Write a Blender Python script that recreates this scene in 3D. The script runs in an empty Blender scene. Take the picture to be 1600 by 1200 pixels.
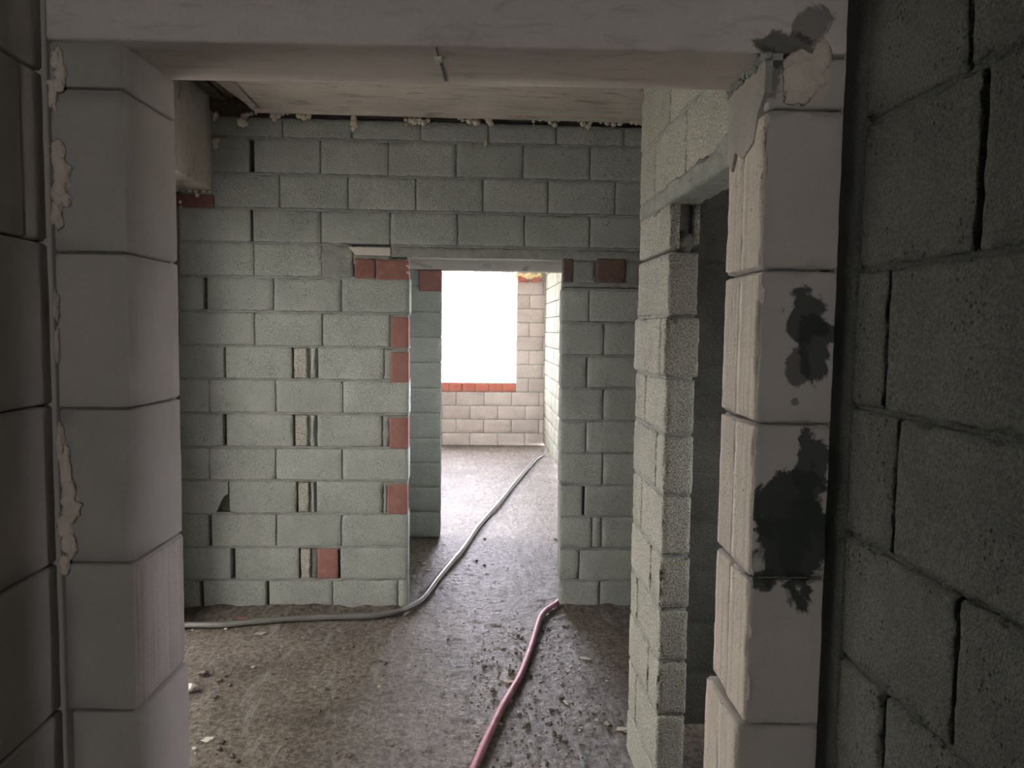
import bpy, math, random
import numpy as np
from mathutils import Vector, noise

random.seed(7)
SC = bpy.context.scene
COL = SC.collection
# ------------------------------------------------------------------ camera
F, W, H = 1200.0, 1600, 1200
CAM = Vector((0, 0, 1.70))
ROLL = 0.013
PITCH = math.atan(87.2 / F)
YAW = math.atan(61.1 / F * math.cos(PITCH))
fwd = Vector((math.sin(YAW) * math.cos(PITCH), math.cos(YAW) * math.cos(PITCH), -math.sin(PITCH)))
rgt0 = Vector((math.cos(YAW), -math.sin(YAW), 0))
up0 = rgt0.cross(fwd)
rgt = rgt0 * math.cos(ROLL) + up0 * math.sin(ROLL)
upv = up0 * math.cos(ROLL) - rgt0 * math.sin(ROLL)
cam = bpy.data.objects.new('camera', bpy.data.cameras.new('camera'))
COL.objects.link(cam)
from mathutils import Matrix
R = Matrix((rgt, upv, -fwd)).transposed().to_4x4()
cam.matrix_world = Matrix.Translation(CAM) @ R
cam.data.sensor_width = 36
cam.data.lens = 36 * F / W
cam.data.clip_start = 0.02
SC.camera = cam

# ------------------------------------------------------------------ world, exposure
WORLD = 45.0; WORLD_FAR = 30.0
w = bpy.data.worlds.new('world'); SC.world = w; w.use_nodes = True
nt = w.node_tree; nt.nodes.clear()
out = nt.nodes.new('ShaderNodeOutputWorld'); bg = nt.nodes.new('ShaderNodeBackground')
tc = nt.nodes.new('ShaderNodeTexCoord'); sep = nt.nodes.new('ShaderNodeSeparateXYZ')
nt.links.new(tc.outputs['Generated'], sep.inputs[0])
mr = nt.nodes.new('ShaderNodeMapRange'); mr.inputs['From Min'].default_value = -0.9; mr.inputs['From Max'].default_value = -0.3
nt.links.new(sep.outputs['X'], mr.inputs['Value'])
mx = nt.nodes.new('ShaderNodeMix'); mx.data_type = 'RGBA'
mx.inputs[6].default_value = (1.0, 0.97, 0.90, 1)      # bright haze over the warm west side
mx.inputs[7].default_value = (0.89, 0.865, 1.0, 1)      # cool overcast
my = nt.nodes.new('ShaderNodeMapRange'); my.inputs['From Min'].default_value = -.3; my.inputs['From Max'].default_value = .4
nt.links.new(sep.outputs['Y'], my.inputs['Value'])
mm = nt.nodes.new('ShaderNodeMath'); mm.operation = 'MULTIPLY'; nt.links.new(mr.outputs[0], mm.inputs[0]); nt.links.new(my.outputs[0], mm.inputs[1])
nt.links.new(mm.outputs[0], mx.inputs[0]); nt.links.new(mx.outputs[2], bg.inputs['Color'])
ms = nt.nodes.new('ShaderNodeMapRange'); ms.inputs[1].default_value = .2; ms.inputs[2].default_value = .85; ms.inputs[3].default_value = WORLD; ms.inputs[4].default_value = WORLD_FAR
nt.links.new(sep.outputs['Y'], ms.inputs[0]); nt.links.new(ms.outputs[0], bg.inputs['Strength'])   # the sky is duller beyond the far window
nt.links.new(bg.outputs[0], out.inputs[0])
SC.view_settings.view_transform = 'Standard'
SC.view_settings.look = 'None'
SC.view_settings.gamma = 1.0
SC.view_settings.use_curve_mapping = False
SC.view_settings.exposure = 0.14
SC.cycles.use_denoising = True
SC.cycles.max_bounces = 14
SC.cycles.diffuse_bounces = 10
SC.cycles.sample_clamp_indirect = 6.0
SC.cycles.caustics_reflective = False
SC.cycles.caustics_refractive = False


def portal(name, loc, rot, sx, sy):
    l = bpy.data.lights.new(name, 'AREA'); l.shape = 'RECTANGLE'; l.size = sx; l.size_y = sy
    l.cycles.is_portal = True
    o = bpy.data.objects.new(name, l); COL.objects.link(o); o.location = loc; o.rotation_euler = rot
    return o


# depths of the place
Y_NEAR, NEAR_A = 1.215, 0.033     # near cross wall, slightly askew
Y_FAR, Y_SEC, Y_END = 4.58, 6.10, 11.05
X_LEFT, X_CL, X_CR = -1.735, -0.66, 0.575
X_PART, T_PART = 0.635, 0.10
X_ROOM_R = 1.02
Z_CEIL = 2.920
X_OUT_L, X_OUT_R = -3.2, 2.8
WIN = (-1.15, 0.66, 0.89, 2.62)
DOORL = (1.85, 4.2, 0.0, 2.15)      # opening in the left wall of the middle room (y0,y1,z0,z1)
portal('portal_far_window', ((WIN[0]+WIN[1])/2, Y_END + .21, (WIN[2]+WIN[3])/2), (math.radians(-90), 0, 0), WIN[1]-WIN[0], WIN[3]-WIN[2])
portal('portal_left_door', (X_LEFT - .21, (DOORL[0]+DOORL[1])/2, (DOORL[2]+DOORL[3])/2), (0, math.radians(-90), 0), DOORL[3]-DOORL[2], DOORL[1]-DOORL[0])
WINL = (6.4, 8.7, 0.95, 2.6)         # opening in the left wall of the far room
portal('portal_far_room_side', (X_OUT_L - .21, (WINL[0]+WINL[1])/2, (WINL[2]+WINL[3])/2), (0, math.radians(-90), 0), WINL[3]-WINL[2], WINL[1]-WINL[0])
FILL_R = (5.0, 5.6, 1.0, 2.0)         # unseen opening added to light the passage between the two doorways
portal('portal_fill_passage', (X_ROOM_R + .21, (FILL_R[0]+FILL_R[1])/2, (FILL_R[2]+FILL_R[3])/2), (0, math.radians(90), 0), FILL_R[3]-FILL_R[2], FILL_R[1]-FILL_R[0])
FILL_S = (1.5, 1.95, 1.1, 1.7)          # small unseen opening added in the side room to light the pier
portal('portal_fill_side_room', (X_OUT_R + .21, (FILL_S[0]+FILL_S[1])/2, (FILL_S[2]+FILL_S[3])/2), (0, math.radians(90), 0), FILL_S[3]-FILL_S[2], FILL_S[1]-FILL_S[0])
FILL_B = (-.3, .2, 1.75, 2.35)          # unseen opening behind the viewer, added and sized to lift the foreground
portal('portal_fill_corridor_end', ((FILL_B[0]+FILL_B[1])/2, -4.21, (FILL_B[2]+FILL_B[3])/2), (math.radians(90), 0, 0), FILL_B[1]-FILL_B[0], FILL_B[3]-FILL_B[2])


# ------------------------------------------------------------------ helpers
def ray(px, py):
    return (fwd * F + rgt * (px - W/2) + upv * (H/2 - py)).normalized()

def PY(px, py, y):
    d = ray(px, py); return CAM + d * ((y - CAM.y) / d.y)

def PX(px, py, x):
    d = ray(px, py); return CAM + d * ((x - CAM.x) / d.x)

def PZ(px, py, z=0.0):
    d = ray(px, py); return CAM + d * ((z - CAM.z) / d.z)

NEAR_O = Vector((0, Y_NEAR, 0)); NEAR_U = Vector((math.cos(NEAR_A), -math.sin(NEAR_A), 0)); NEAR_N = Vector((-math.sin(NEAR_A), -math.cos(NEAR_A), 0))
def PN(px, py, off=0.0):
    """point of the near wall's face as (u, z); off = depth behind the face"""
    d = ray(px, py); o = NEAR_O - NEAR_N * off
    t = (o - CAM).dot(NEAR_N) / d.dot(NEAR_N); p = CAM + d * t
    return (p - o).dot(NEAR_U), p.z


class Frame:
    """a wall face: origin, u axis along it, z up, n pointing out of it; w is the depth behind the face"""
    def __init__(s, o, u, n): s.o, s.u, s.n = Vector(o), Vector(u), Vector(n)
    def __call__(s, u, v, w): return s.o + s.u * u + Vector((0, 0, v)) - s.n * w

FAR = Frame((0, Y_FAR, 0), (1, 0, 0), (0, -1, 0))
SEC = Frame((0, Y_SEC, 0), (1, 0, 0), (0, -1, 0))
END = Frame((0, Y_END, 0), (1, 0, 0), (0, -1, 0))
NEAR = Frame(NEAR_O, NEAR_U, NEAR_N)
LEFT = Frame((X_LEFT, 0, 0), (0, 1, 0), (1, 0, 0))
CL = Frame((X_CL, 0, 0), (0, 1, 0), (1, 0, 0))
CR = Frame((X_CR, 0, 0), (0, 1, 0), (-1, 0, 0))
PART = Frame((X_PART, 0, 0), (0, 1, 0), (-1, 0, 0))
RR = Frame((X_ROOM_R, 0, 0), (0, 1, 0), (-1, 0, 0))
OL = Frame((X_OUT_L, 0, 0), (0, 1, 0), (1, 0, 0))
OR = Frame((X_OUT_R, 0, 0), (0, 1, 0), (-1, 0, 0))
BK = Frame((0, -4.0, 0), (1, 0, 0), (0, 1, 0))


def axis(a, b, r, seg):
    L = b - a; r = min(r, L * .3)
    n = max(1, int(round((L - 2*r) / seg)))
    return [a] + [a + r + (L - 2*r) * i / n for i in range(n + 1)] + [b]


class MB:
    def __init__(s): s.v, s.f, s.m, s.t, s.flat = [], [], [], [], []

    def rbox(s, fr, u0, u1, v0, v1, w0, w1, r=.004, seg=.03, amp=.0012, fq=35., mat=0, tint=1., chip=1.0, rgb=None):
        """rounded box with slightly rough faces and worn edges"""
        A = [axis(u0, u1, r, seg), axis(v0, v1, r, seg), axis(w0, w1, r, seg)]
        r = min(r, (u1-u0)*.3, (v1-v0)*.3, (w1-w0)*.3)
        lo = (u0, v0, w0); hi = (u1, v1, w1)
        idx = {}
        sx, sy, sz = random.random()*50, random.random()*50, random.random()*50
        def vert(i, j, k):
            key = (i, j, k)
            if key in idx: return idx[key]
            p = Vector((A[0][i], A[1][j], A[2][k]))
            q = Vector([min(max(p[a], lo[a] + r), hi[a] - r) for a in range(3)])
            d = p - q; nn = sum(1 for a in range(3) if abs(d[a]) > 1e-9)
            if d.length > 1e-9: d.normalize(); p = q + d * r
            if amp:
                nz = noise.noise(Vector((p.x*fq+sx, p.y*fq+sy, p.z*fq+sz)))
                if nn >= 2:
                    e = noise.noise(Vector((p.x*fq*.7+sy, p.y*fq*.7+sz, p.z*fq*.7+sx)))
                    p = p + d * (amp * nz - chip * amp * 3.5 * max(0., e))
                else:
                    p = p + d * amp * nz
            idx[key] = len(s.v); s.v.append(fr(p.x, p.y, p.z)); return idx[key]
        c = rgb if rgb else (tint, tint, tint)
        n0, n1, n2 = len(A[0])-1, len(A[1])-1, len(A[2])-1
        def quad(a, b, cc, d): s.f.append((a, b, cc, d)); s.m.append(mat); s.t.append(c)
        for k in (0, n2):
            for i in range(n0):
                for j in range(n1):
                    q = (vert(i, j, k), vert(i+1, j, k), vert(i+1, j+1, k), vert(i, j+1, k))
                    quad(*(q if k == 0 else q[::-1]))
        for j in (0, n1):
            for i in range(n0):
                for k in range(n2):
                    q = (vert(i, j, k), vert(i, j, k+1), vert(i+1, j, k+1), vert(i+1, j, k))
                    quad(*(q if j == 0 else q[::-1]))
        for i in (0, n0):
            for j in range(n1):
                for k in range(n2):
                    q = (vert(i, j, k), vert(i, j+1, k), vert(i, j+1, k+1), vert(i, j, k+1))
                    quad(*(q if i == 0 else q[::-1]))

    def prism(s, fr, pts, w0, w1, mat=0, tint=1., rgb=None):
        n = len(pts); b = len(s.v); c = rgb if rgb else (tint,)*3
        for ww in (w0, w1):
            for (u, v) in pts: s.v.append(fr(u, v, ww))
        fs = len(s.f); s.f.append(tuple(b+i for i in range(n))); s.m.append(mat); s.t.append(c)
        s.f.append(tuple(b+n+i for i in reversed(range(n)))); s.m.append(mat); s.t.append(c)
        for i in range(n):
            j = (i+1) % n
            s.f.append((b+i, b+n+i, b+n+j, b+j)); s.m.append(mat); s.t.append(c)
        s.flat.extend(range(fs, len(s.f)))

    def box(s, lo, hi, mat=0, tint=1.):
        s.prism(Frame((0, 0, 0), (1, 0, 0), (0, -1, 0)), [(lo[0], lo[2]), (hi[0], lo[2]), (hi[0], hi[2]), (lo[0], hi[2])], lo[1], hi[1], mat, tint)

    def lump(s, c, rad, sub=2, amp=.25, fq=3., mat=0, tint=1., rgb=None, squash=(1, 1, 1), seed=None, rot=0):
        """irregular lump"""
        import bmesh
        bm = bmesh.new(); bmesh.ops.create_icosphere(bm, subdivisions=sub, radius=1)
        o = Vector((random.random()*90, random.random()*90, 0)) if seed is None else Vector((seed, seed*.7, 0))
        b = len(s.v); cc = rgb if rgb else (tint,)*3
        cr, sr = math.cos(rot), math.sin(rot)
        for v in bm.verts:
            k = 1 + amp * noise.noise(v.co * fq + o) * 2
            p = Vector((v.co.x*squash[0], v.co.y*squash[1], v.co.z*squash[2])) * k * rad
            s.v.append(Vector(c) + Vector((p.x*cr - p.y*sr, p.x*sr + p.y*cr, p.z)))
        for f in bm.faces:
            s.f.append(tuple(b+v.index for v in f.verts)); s.m.append(mat); s.t.append(cc)
        bm.free()

    def build(s, name, mats, parent=None, smooth=True, recalc=False, **props):
        me = bpy.data.meshes.new(name)
        me.from_pydata([tuple(v) for v in s.v], [], s.f)
        for m in (mats if isinstance(mats, (list, tuple)) else [mats]): me.materials.append(m)
        me.polygons.foreach_set('material_index', s.m)
        sm = [smooth]*len(s.f)
        for i in s.flat: sm[i] = False
        me.polygons.foreach_set('use_smooth', sm)
        ca = me.color_attributes.new('tint', 'FLOAT_COLOR', 'CORNER')
        buf = []
        for f, t in zip(s.f, s.t): buf.extend((t[0], t[1], t[2], 1.) * len(f))
        ca.data.foreach_set('color', buf)
        me.update()
        import bmesh
        bm = bmesh.new(); bm.from_mesh(me); bmesh.ops.recalc_face_normals(bm, faces=bm.faces); bm.to_mesh(me); bm.free()
        o = bpy.data.objects.new(name, me); COL.objects.link(o)
        if parent: o.parent = parent
        for k, v in props.items(): o[k] = v
        return o


# ------------------------------------------------------------------ materials
def material(name, base, rough=.9, var=.12, var_scale=4., speck=.35, speck_scale=220., bump=.5, bump_dist=.0025, spec=.25,
             pores=0., smear=None, stains=(), streaks=0., grooves=0.):
    m = bpy.data.materials.new(name); m.use_nodes = True
    nt = m.node_tree; N = nt.nodes; L = nt.links; N.clear()
    out = N.new('ShaderNodeOutputMaterial'); bs = N.new('ShaderNodeBsdfPrincipled'); L.new(bs.outputs[0], out.inputs[0])
    tc = N.new('ShaderNodeTexCoord'); P = tc.outputs['Object']
    def noise_n(scale, detail=3., rough_=.55, vec=P, dist=0.):
        n = N.new('ShaderNodeTexNoise'); n.inputs['Scale'].default_value = scale; n.inputs['Detail'].default_value = detail
        n.inputs['Roughness'].default_value = rough_; n.inputs['Distortion'].default_value = dist; L.new(vec, n.inputs['Vector']); return n.outputs['Fac']
    def rng(v, a, b, c, d):
        r = N.new('ShaderNodeMapRange'); r.inputs[1].default_value = a; r.inputs[2].default_value = b; r.inputs[3].default_value = c; r.inputs[4].default_value = d
        L.new(v, r.inputs[0]); return r.outputs[0]
    def math_n(op, a, b):
        n = N.new('ShaderNodeMath'); n.operation = op
        for i, x in enumerate((a, b)):
            if isinstance(x, (int, float)): n.inputs[i].default_value = x
            else: L.new(x, n.inputs[i])
        return n.outputs[0]
    def mix(f, a, b, mode='MIX'):
        n = N.new('ShaderNodeMix'); n.data_type = 'RGBA'; n.blend_type = mode
        if isinstance(f, (int, float)): n.inputs[0].default_value = f
        else: L.new(f, n.inputs[0])
        for i, x in ((6, a), (7, b)):
            if isinstance(x, tuple): n.inputs[i].default_value = (*x[:3], 1)
            else: L.new(x, n.inputs[i])
        return n.outputs[2]
    at = N.new('ShaderNodeAttribute'); at.attribute_name = 'tint'
    col = mix(1., at.outputs['Color'], base, 'MULTIPLY')
    big = rng(noise_n(var_scale, 5., .6), .3, .7, 1 - var, 1 + var)
    fine = noise_n(speck_scale, 2., .6)
    sp = rng(fine, .32, .68, 1 - speck, 1 + speck)
    k = math_n('MULTIPLY', big, sp)
    cb = N.new('ShaderNodeCombineColor')
    for i in range(3): L.new(k, cb.inputs[i])
    col = mix(1., col, cb.outputs[0], 'MULTIPLY')
    h = math_n('ADD', fine, math_n('MULTIPLY', noise_n(speck_scale*.3, 3., .6), 1.2))
    if pores:
        v = N.new('ShaderNodeTexVoronoi'); v.inputs['Scale'].default_value = 90.; v.inputs['Randomness'].default_value = 1.; L.new(P, v.inputs['Vector'])
        po = math_n('MULTIPLY', rng(v.outputs['Distance'], .12, .28, 1., 0.), rng(noise_n(12., 2.), .5, .62, 0., 1.))
        po = math_n('MULTIPLY', po, pores)
        col = mix(po, col, tuple(c*.25 for c in base)); h = math_n('SUBTRACT', h, math_n('MULTIPLY', po, 1.5))
    if smear:    # (colour, amount, scale): dirt or mortar smeared on in patches
        mp = N.new('ShaderNodeMapping'); mp.inputs['Scale'].default_value = smear[3] if len(smear) > 3 else (1, 1, 1); L.new(P, mp.inputs['Vector'])
        s_ = rng(noise_n(smear[2], 6., .65, mp.outputs[0], 1.2), .54, .66, 0., smear[1])
        col = mix(s_, col, smear[0])
    if grooves:
        mp = N.new('ShaderNodeMapping'); mp.inputs['Scale'].default_value = (1, 1, .02); L.new(P, mp.inputs['Vector'])
        g = noise_n(90., 2., .5, mp.outputs[0]); h = math_n('ADD', h, math_n('MULTIPLY', rng(g, .4, .6, 0, 1), grooves))
        col = mix(math_n('MULTIPLY', rng(g, .35, .5, 1, 0), .25), col, tuple(c*.45 for c in base))
    # stains with a shape of their own: (centre, radii, colour, strength)
    for (c, rr, sc, st) in stains:
        sb = N.new('ShaderNodeVectorMath'); sb.operation = 'SUBTRACT'; L.new(P, sb.inputs[0]); sb.inputs[1].default_value = tuple(c)
        dv = N.new('ShaderNodeVectorMath'); dv.operation = 'DIVIDE'; L.new(sb.outputs[0], dv.inputs[0]); dv.inputs[1].default_value = tuple(rr)
        ln = N.new('ShaderNodeVectorMath'); ln.operation = 'LENGTH'; L.new(dv.outputs[0], ln.inputs[0])
        d = math_n('ADD', ln.outputs['Value'], rng(noise_n(16., 6., .65, dist=.6), 0., 1., -1.3, 1.3))
        col = mix(math_n('MULTIPLY', rng(d, .88, 1.06, 1., 0.), st), col, sc)
    L.new(col, bs.inputs['Base Color'])
    bs.inputs['Roughness'].default_value = rough
    bs.inputs['Specular IOR Level'].default_value = spec
    bp = N.new('ShaderNodeBump'); bp.inputs['Strength'].default_value = bump; bp.inputs['Distance'].default_value = bump_dist
    L.new(h, bp.inputs['Height']); L.new(bp.outputs[0], bs.inputs['Normal'])
    return m

M = {}
M['block'] = material('pumice_block', (.395, .43, .41), var=.13, speck=.36, speck_scale=240, bump=1., bump_dist=.004, pores=.7)
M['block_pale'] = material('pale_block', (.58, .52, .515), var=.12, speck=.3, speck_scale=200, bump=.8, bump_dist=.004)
M['block_coarse'] = material('coarse_block', (.36, .365, .33), var=.12, speck=.5, speck_scale=170, bump=1., bump_dist=.006, pores=.6)
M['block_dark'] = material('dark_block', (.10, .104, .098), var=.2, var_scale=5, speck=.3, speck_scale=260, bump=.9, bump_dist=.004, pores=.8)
M['mortar'] = material('mortar', (.29, .31, .295), var=.2, var_scale=14, speck=.25, speck_scale=260, bump=1., bump_dist=.004)
M['core'] = material('joint_core', (.12, .12, .115), speck=.2)
M['aac'] = material('aerated_block', (.36, .335, .325), var=.07, var_scale=6, speck=.05, speck_scale=350, bump=.15, bump_dist=.001)
M['brick'] = material('red_brick', (.27, .135, .12), var=.12, var_scale=18, speck=.1, speck_scale=300, bump=.4, bump_dist=.001, smear=((.33, .22, .20), .5, 14))
M['brick_sill'] = material('bright_red_brick', (.43, .15, .12), var=.12, var_scale=9, speck=.1, speck_scale=200, bump=.3, bump_dist=.001)
M['foam'] = material('expanding_foam', (.76, .73, .64), var=.1, var_scale=40, speck=.06, speck_scale=300, bump=.5, bump_dist=.003, rough=.6)
M['foam_old'] = material('dusty_foam', (.58, .50, .45), var=.12, var_scale=30, speck=.06, speck_scale=300, bump=.5, bump_dist=.003, rough=.8)
M['concrete'] = material('cast_concrete', (.64, .60, .56), var=.12, var_scale=3, speck=.06, speck_scale=160, bump=.25, bump_dist=.002, smear=((.17, .155, .145), .5, 3., (1.2, 5., 3.)))
M['plank'] = material('wet_plank', (.10, .085, .065), var=.4, var_scale=8, speck=.2, speck_scale=60, bump=.5, smear=((.30, .27, .24), .7, 7, (5, 1, 5)))
M['batten'] = material('white_batten', (.62, .60, .56), var=.06, speck=.04, bump=.1)


def bond(mb, fr, u0, u1, v0, v1, L=.4, Hh=.2, off=0., w0=0., w1=.2, openings=(), seg=.06, gap=.006, amp=.0012, mat=0, tv=.08, r=.004, z0=None, jit=.003, core=2, mort=1, uneven=.0, head_fill=.5, strips=True):
    """courses of blocks with bed and head joints, leaving the openings free"""
    z = v0 if z0 is None else z0; row = 0
    while z < v1 - .01:
        a, b = max(z, v0), min(z + Hh, v1)
        if b - a < .02: z += Hh; row += 1; continue
        cuts = [(u0, u1)]
        for (ou0, ou1, ov0, ov1) in openings:
            mid = (a + b) / 2
            if ov0 < mid < ov1:
                nc = []
                for (c, d) in cuts:
                    if ou1 <= c or ou0 >= d: nc.append((c, d)); continue
                    if ou0 > c: nc.append((c, ou0))
                    if ou1 < d: nc.append((ou1, d))
                cuts = nc
        for (c, d) in cuts:
            if d - c < .01: continue
            mb.rbox(fr, c+.012, d-.012, a, b, w0+.03, w1-.01, r=.002, seg=5, amp=0, mat=core)
            k = math.floor((c - off) / L) - 1
            xs = [off + (k + i + (.5 if row % 2 else 0)) * L + random.uniform(-.012, .012) * uneven for i in range(int((d - c) / L) + 4)]
            e = [c] + [x for x in xs if c + .04 < x < d - .04] + [d]
            for i in range(len(e)-1):
                t = 1 + random.uniform(-tv, tv); j = random.uniform(0, jit)
                mb.rbox(fr, e[i] + (gap/2 if i else 0), e[i+1] - (gap/2 if i < len(e)-2 else 0), a+.005, b-.005, w0+j, w1-j, r=r, seg=seg, amp=amp, mat=mat, tint=t)
                if i and random.random() < head_fill:
                    mb.rbox(fr, e[i]-.004, e[i]+.004, a, b, w0+.01, w0+.04, r=.002, seg=seg, amp=.002, mat=mort)
            if strips:
                mb.rbox(fr, c+.004, d-.004, a-.008, a+.008, w0+.004, w1-.004, r=.003, seg=max(.02, seg*.6), amp=.003, fq=45, mat=mort, chip=.3)
        z += Hh; row += 1

WM = [M['block'], M['mortar'], M['core'], M['block_coarse'], M['concrete']]

# ------------------------------------------------------------------ floor
def lines(parts):
    r = []
    for a, b, s in parts:
        n = max(1, int(round((b-a)/s))); r += [a + (b-a)*i/n for i in range(n)]
    return r + [parts[-1][1]]

def floor_z(x, y):
    z = .012*noise.noise(Vector((x*1.3, y*1.3, 3.))) + .006*noise.noise(Vector((x*5, y*5, 9.))) + .005*noise.noise(Vector((x*17, y*17, 1.))) + .0036*noise.noise(Vector((x*36, y*36, 5.))) + .004*max(0., noise.noise(Vector((x*24, y*24, 8.)))-.25)*3
    if y > 2.4:    # swept dirt heaped along the foot of the doorway wall
        e = max(0., 1 - (Y_FAR - y)/.22) if y < Y_FAR and (x < -.4 or x > .55) else 0.
        z += e*e*(.018 + .02*noise.noise(Vector((x*9, y*9, 2.))))
    return z

xs = lines([(X_OUT_L-.2, -1.8, .4), (-1.8, 1.1, .016), (1.1, X_OUT_R+.2, .2)])
ys = lines([(-4.3, 2.5, .3), (2.5, 5.5, .014), (5.5, 8, .025), (8, Y_END+.2, .05)])
fm = MB()
for y in ys:
    for x in xs: fm.v.append(Vector((x, y, floor_z(x, y))))
nx = len(xs)
for j in range(len(ys)-1):
    for i in range(nx-1):
        a = j*nx+i; fm.f.append((a, a+1, a+1+nx, a+nx)); fm.m.append(0); fm.t.append((1, 1, 1))

def floor_material():
    m = bpy.data.materials.new('rough_screed'); m.use_nodes = True
    nt = m.node_tree; N = nt.nodes; L = nt.links; N.clear()
    out = N.new('ShaderNodeOutputMaterial'); bs = N.new('ShaderNodeBsdfPrincipled'); L.new(bs.outputs[0], out.inputs[0])
    tc = N.new('ShaderNodeTexCoord'); P = tc.outputs['Object']
    def nz(s, d=4., r=.6, dist=0., vec=P):
        n = N.new('ShaderNodeTexNoise'); n.inputs['Scale'].default_value = s; n.inputs['Detail'].default_value = d; n.inputs['Roughness'].default_value = r
        n.inputs['Distortion'].default_value = dist; L.new(vec, n.inputs['Vector']); return n.outputs['Fac']
    def rp(f, stops):
        r = N.new('ShaderNodeValToRGB'); e = r.color_ramp.elements
        while len(e) < len(stops): e.new(.5)
        for q, (p, c) in zip(e, stops): q.position = p; q.color = (*c, 1)
        L.new(f, r.inputs[0]); return r.outputs[0]
    base = rp(nz(2.2, 6.), [(.3, (.105, .083, .067)), (.5, (.17, .14, .115)), (.7, (.22, .187, .157))])
    fine = rp(nz(34, 9., .8, .3), [(.37, (.18, .18, .18)), (.47, (.9, .9, .9)), (.60, (2.2, 2.2, 2.2))])
    mx = N.new('ShaderNodeMix'); mx.data_type = 'RGBA'; mx.blend_type = 'MULTIPLY'; mx.inputs[0].default_value = 1
    L.new(base, mx.inputs[6]); L.new(fine, mx.inputs[7])
    mp = N.new('ShaderNodeMapping'); mp.inputs['Scale'].default_value = (5, 1.1, 1); mp.inputs['Rotation'].default_value = (0, 0, .25); L.new(P, mp.inputs['Vector'])
    st = rp(nz(3., 5., .6, 1.6, mp.outputs[0]), [(.55, (0, 0, 0)), (.66, (.6, .6, .6))])
    m2 = N.new('ShaderNodeMix'); m2.data_type = 'RGBA'; L.new(st, m2.inputs[0]); L.new(mx.outputs[2], m2.inputs[6]); m2.inputs[7].default_value = (.42, .40, .39, 1)
    L.new(m2.outputs[2], bs.inputs['Base Color'])
    bs.inputs['Roughness'].default_value = .46; bs.inputs['Specular IOR Level'].default_value = .7
    h = N.new('ShaderNodeMath'); h.operation = 'MULTIPLY_ADD'; L.new(nz(26, 8., .74, .4), h.inputs[0]); h.inputs[1].default_value = 2.2
    L.new(nz(170, 3., .6), h.inputs[2])
    bp = N.new('ShaderNodeBump'); bp.inputs['Strength'].default_value = 1.; bp.inputs['Distance'].default_value = .03
    L.new(h.outputs[0], bp.inputs['Height']); L.new(bp.outputs[0], bs.inputs['Normal'])
    return m
M['floor'] = floor_material()
fm.build('floor', M['floor'], kind='structure', label='rough dusty concrete floor running from the near opening to the far room')

# ------------------------------------------------------------------ ceiling
cm = MB()
X_BOARD = -1.22
cm.box((X_BOARD, 1.3, Z_CEIL), (X_OUT_R+.2, Y_FAR-.02, Z_CEIL+.25))
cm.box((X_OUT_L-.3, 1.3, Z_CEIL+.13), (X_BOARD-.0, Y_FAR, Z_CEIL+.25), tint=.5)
cm.box((X_OUT_L-.3, Y_FAR-.02, Z_CEIL+.02), (X_OUT_R+.3, Y_END+.3, Z_CEIL+.25))
cm.box((X_OUT_L-.3, -4.3, Z_CEIL), (X_OUT_R+.3, 1.3, Z_CEIL+.25))
ceil = cm.build('ceiling', M['concrete'], smooth=False, kind='structure', label='stained cast concrete ceiling above the doorway wall')
# ragged edge of the ceiling boards over the dark slot at the left
em = MB()
pts = [(X_BOARD+.02, 1.5), (X_BOARD+.02, Y_FAR-.02)]
n = 26
edge = []
for i in range(n+1):
    y = 1.5 + (Y_FAR-.02-1.5)*i/n
    d = .10 - .05*max(0, min(1, (y-3.9)/.6)) + .02*noise.noise(Vector((y*3.1, 0, 4)))
    edge.append((X_BOARD - d, y))
b = len(em.v)
for z in (Z_CEIL, Z_CEIL+.02):
    for (x, y) in [(X_BOARD+.01, 1.5)] + edge + [(X_BOARD+.01, Y_FAR-.02)]: em.v.append(Vector((x, y, z)))
k = n+3
em.f += [tuple(range(k)), tuple(range(k, 2*k))] + [(i, (i+1) % k, k+(i+1) % k, k+i) for i in range(k)]
em.m += [0]*(k+2); em.t += [(.8,)*3]*(k+2)
em.build('ceiling_edge', M['concrete'], parent=ceil, smooth=False)
pm = MB(); XB_ = PY(332, 297, Y_FAR).x
for i in range(3):
    pm.box((X_LEFT+.235+i*.085, 3.2, Z_CEIL+.06+i*.01), (X_LEFT+.31+i*.085, Y_FAR-.01, Z_CEIL+.09+i*.01), tint=1+.5*(i == 1))
pm.box((XB_-.02, Y_FAR-.03, Z_CEIL-.004), (X_BOARD+.0, Y_FAR-.021, Z_CEIL+.14), tint=.7)  # added dark board so the end of the slot reads as a dark void
pm.build('shuttering_board', M['plank'], parent=ceil, smooth=False, label='dark stained shuttering boards and added dark end board in the slot beside the ceiling')
bm_ = MB(); bm_.box((X_BOARD-.03, Y_FAR-.075, Z_CEIL-.018), (X_PART+.4, Y_FAR-.045, Z_CEIL+.002))
bm_.build('trim_1', M['concrete'], smooth=False, kind='structure', label='thin concrete lip along the top of the doorway wall')

# concrete beam on the left side of the middle room
p1 = PY(332, 297, Y_FAR); XB = p1.x; ZB = p1.z
bb = MB(); bb.rbox(Frame((0, 0, 0), (0, 1, 0), (1, 0, 0)), 1.46, Y_FAR+.01, ZB, Z_CEIL+.12, -XB, -X_LEFT+.2, r=.006, seg=.12, amp=.002, fq=8)
bb.build('ceiling_beam', M['concrete'], kind='structure', label='smooth concrete ceiling beam at the upper left of the doorway wall')

# ------------------------------------------------------------------ doorway wall (far wall of the middle room)
T_FAR = .13
def zf(y, x=450): return PY(x, y, Y_FAR).z
def xf(x, y): return PY(x, y, Y_FAR).x
fw = MB()
FW_L = X_LEFT - .05
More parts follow.
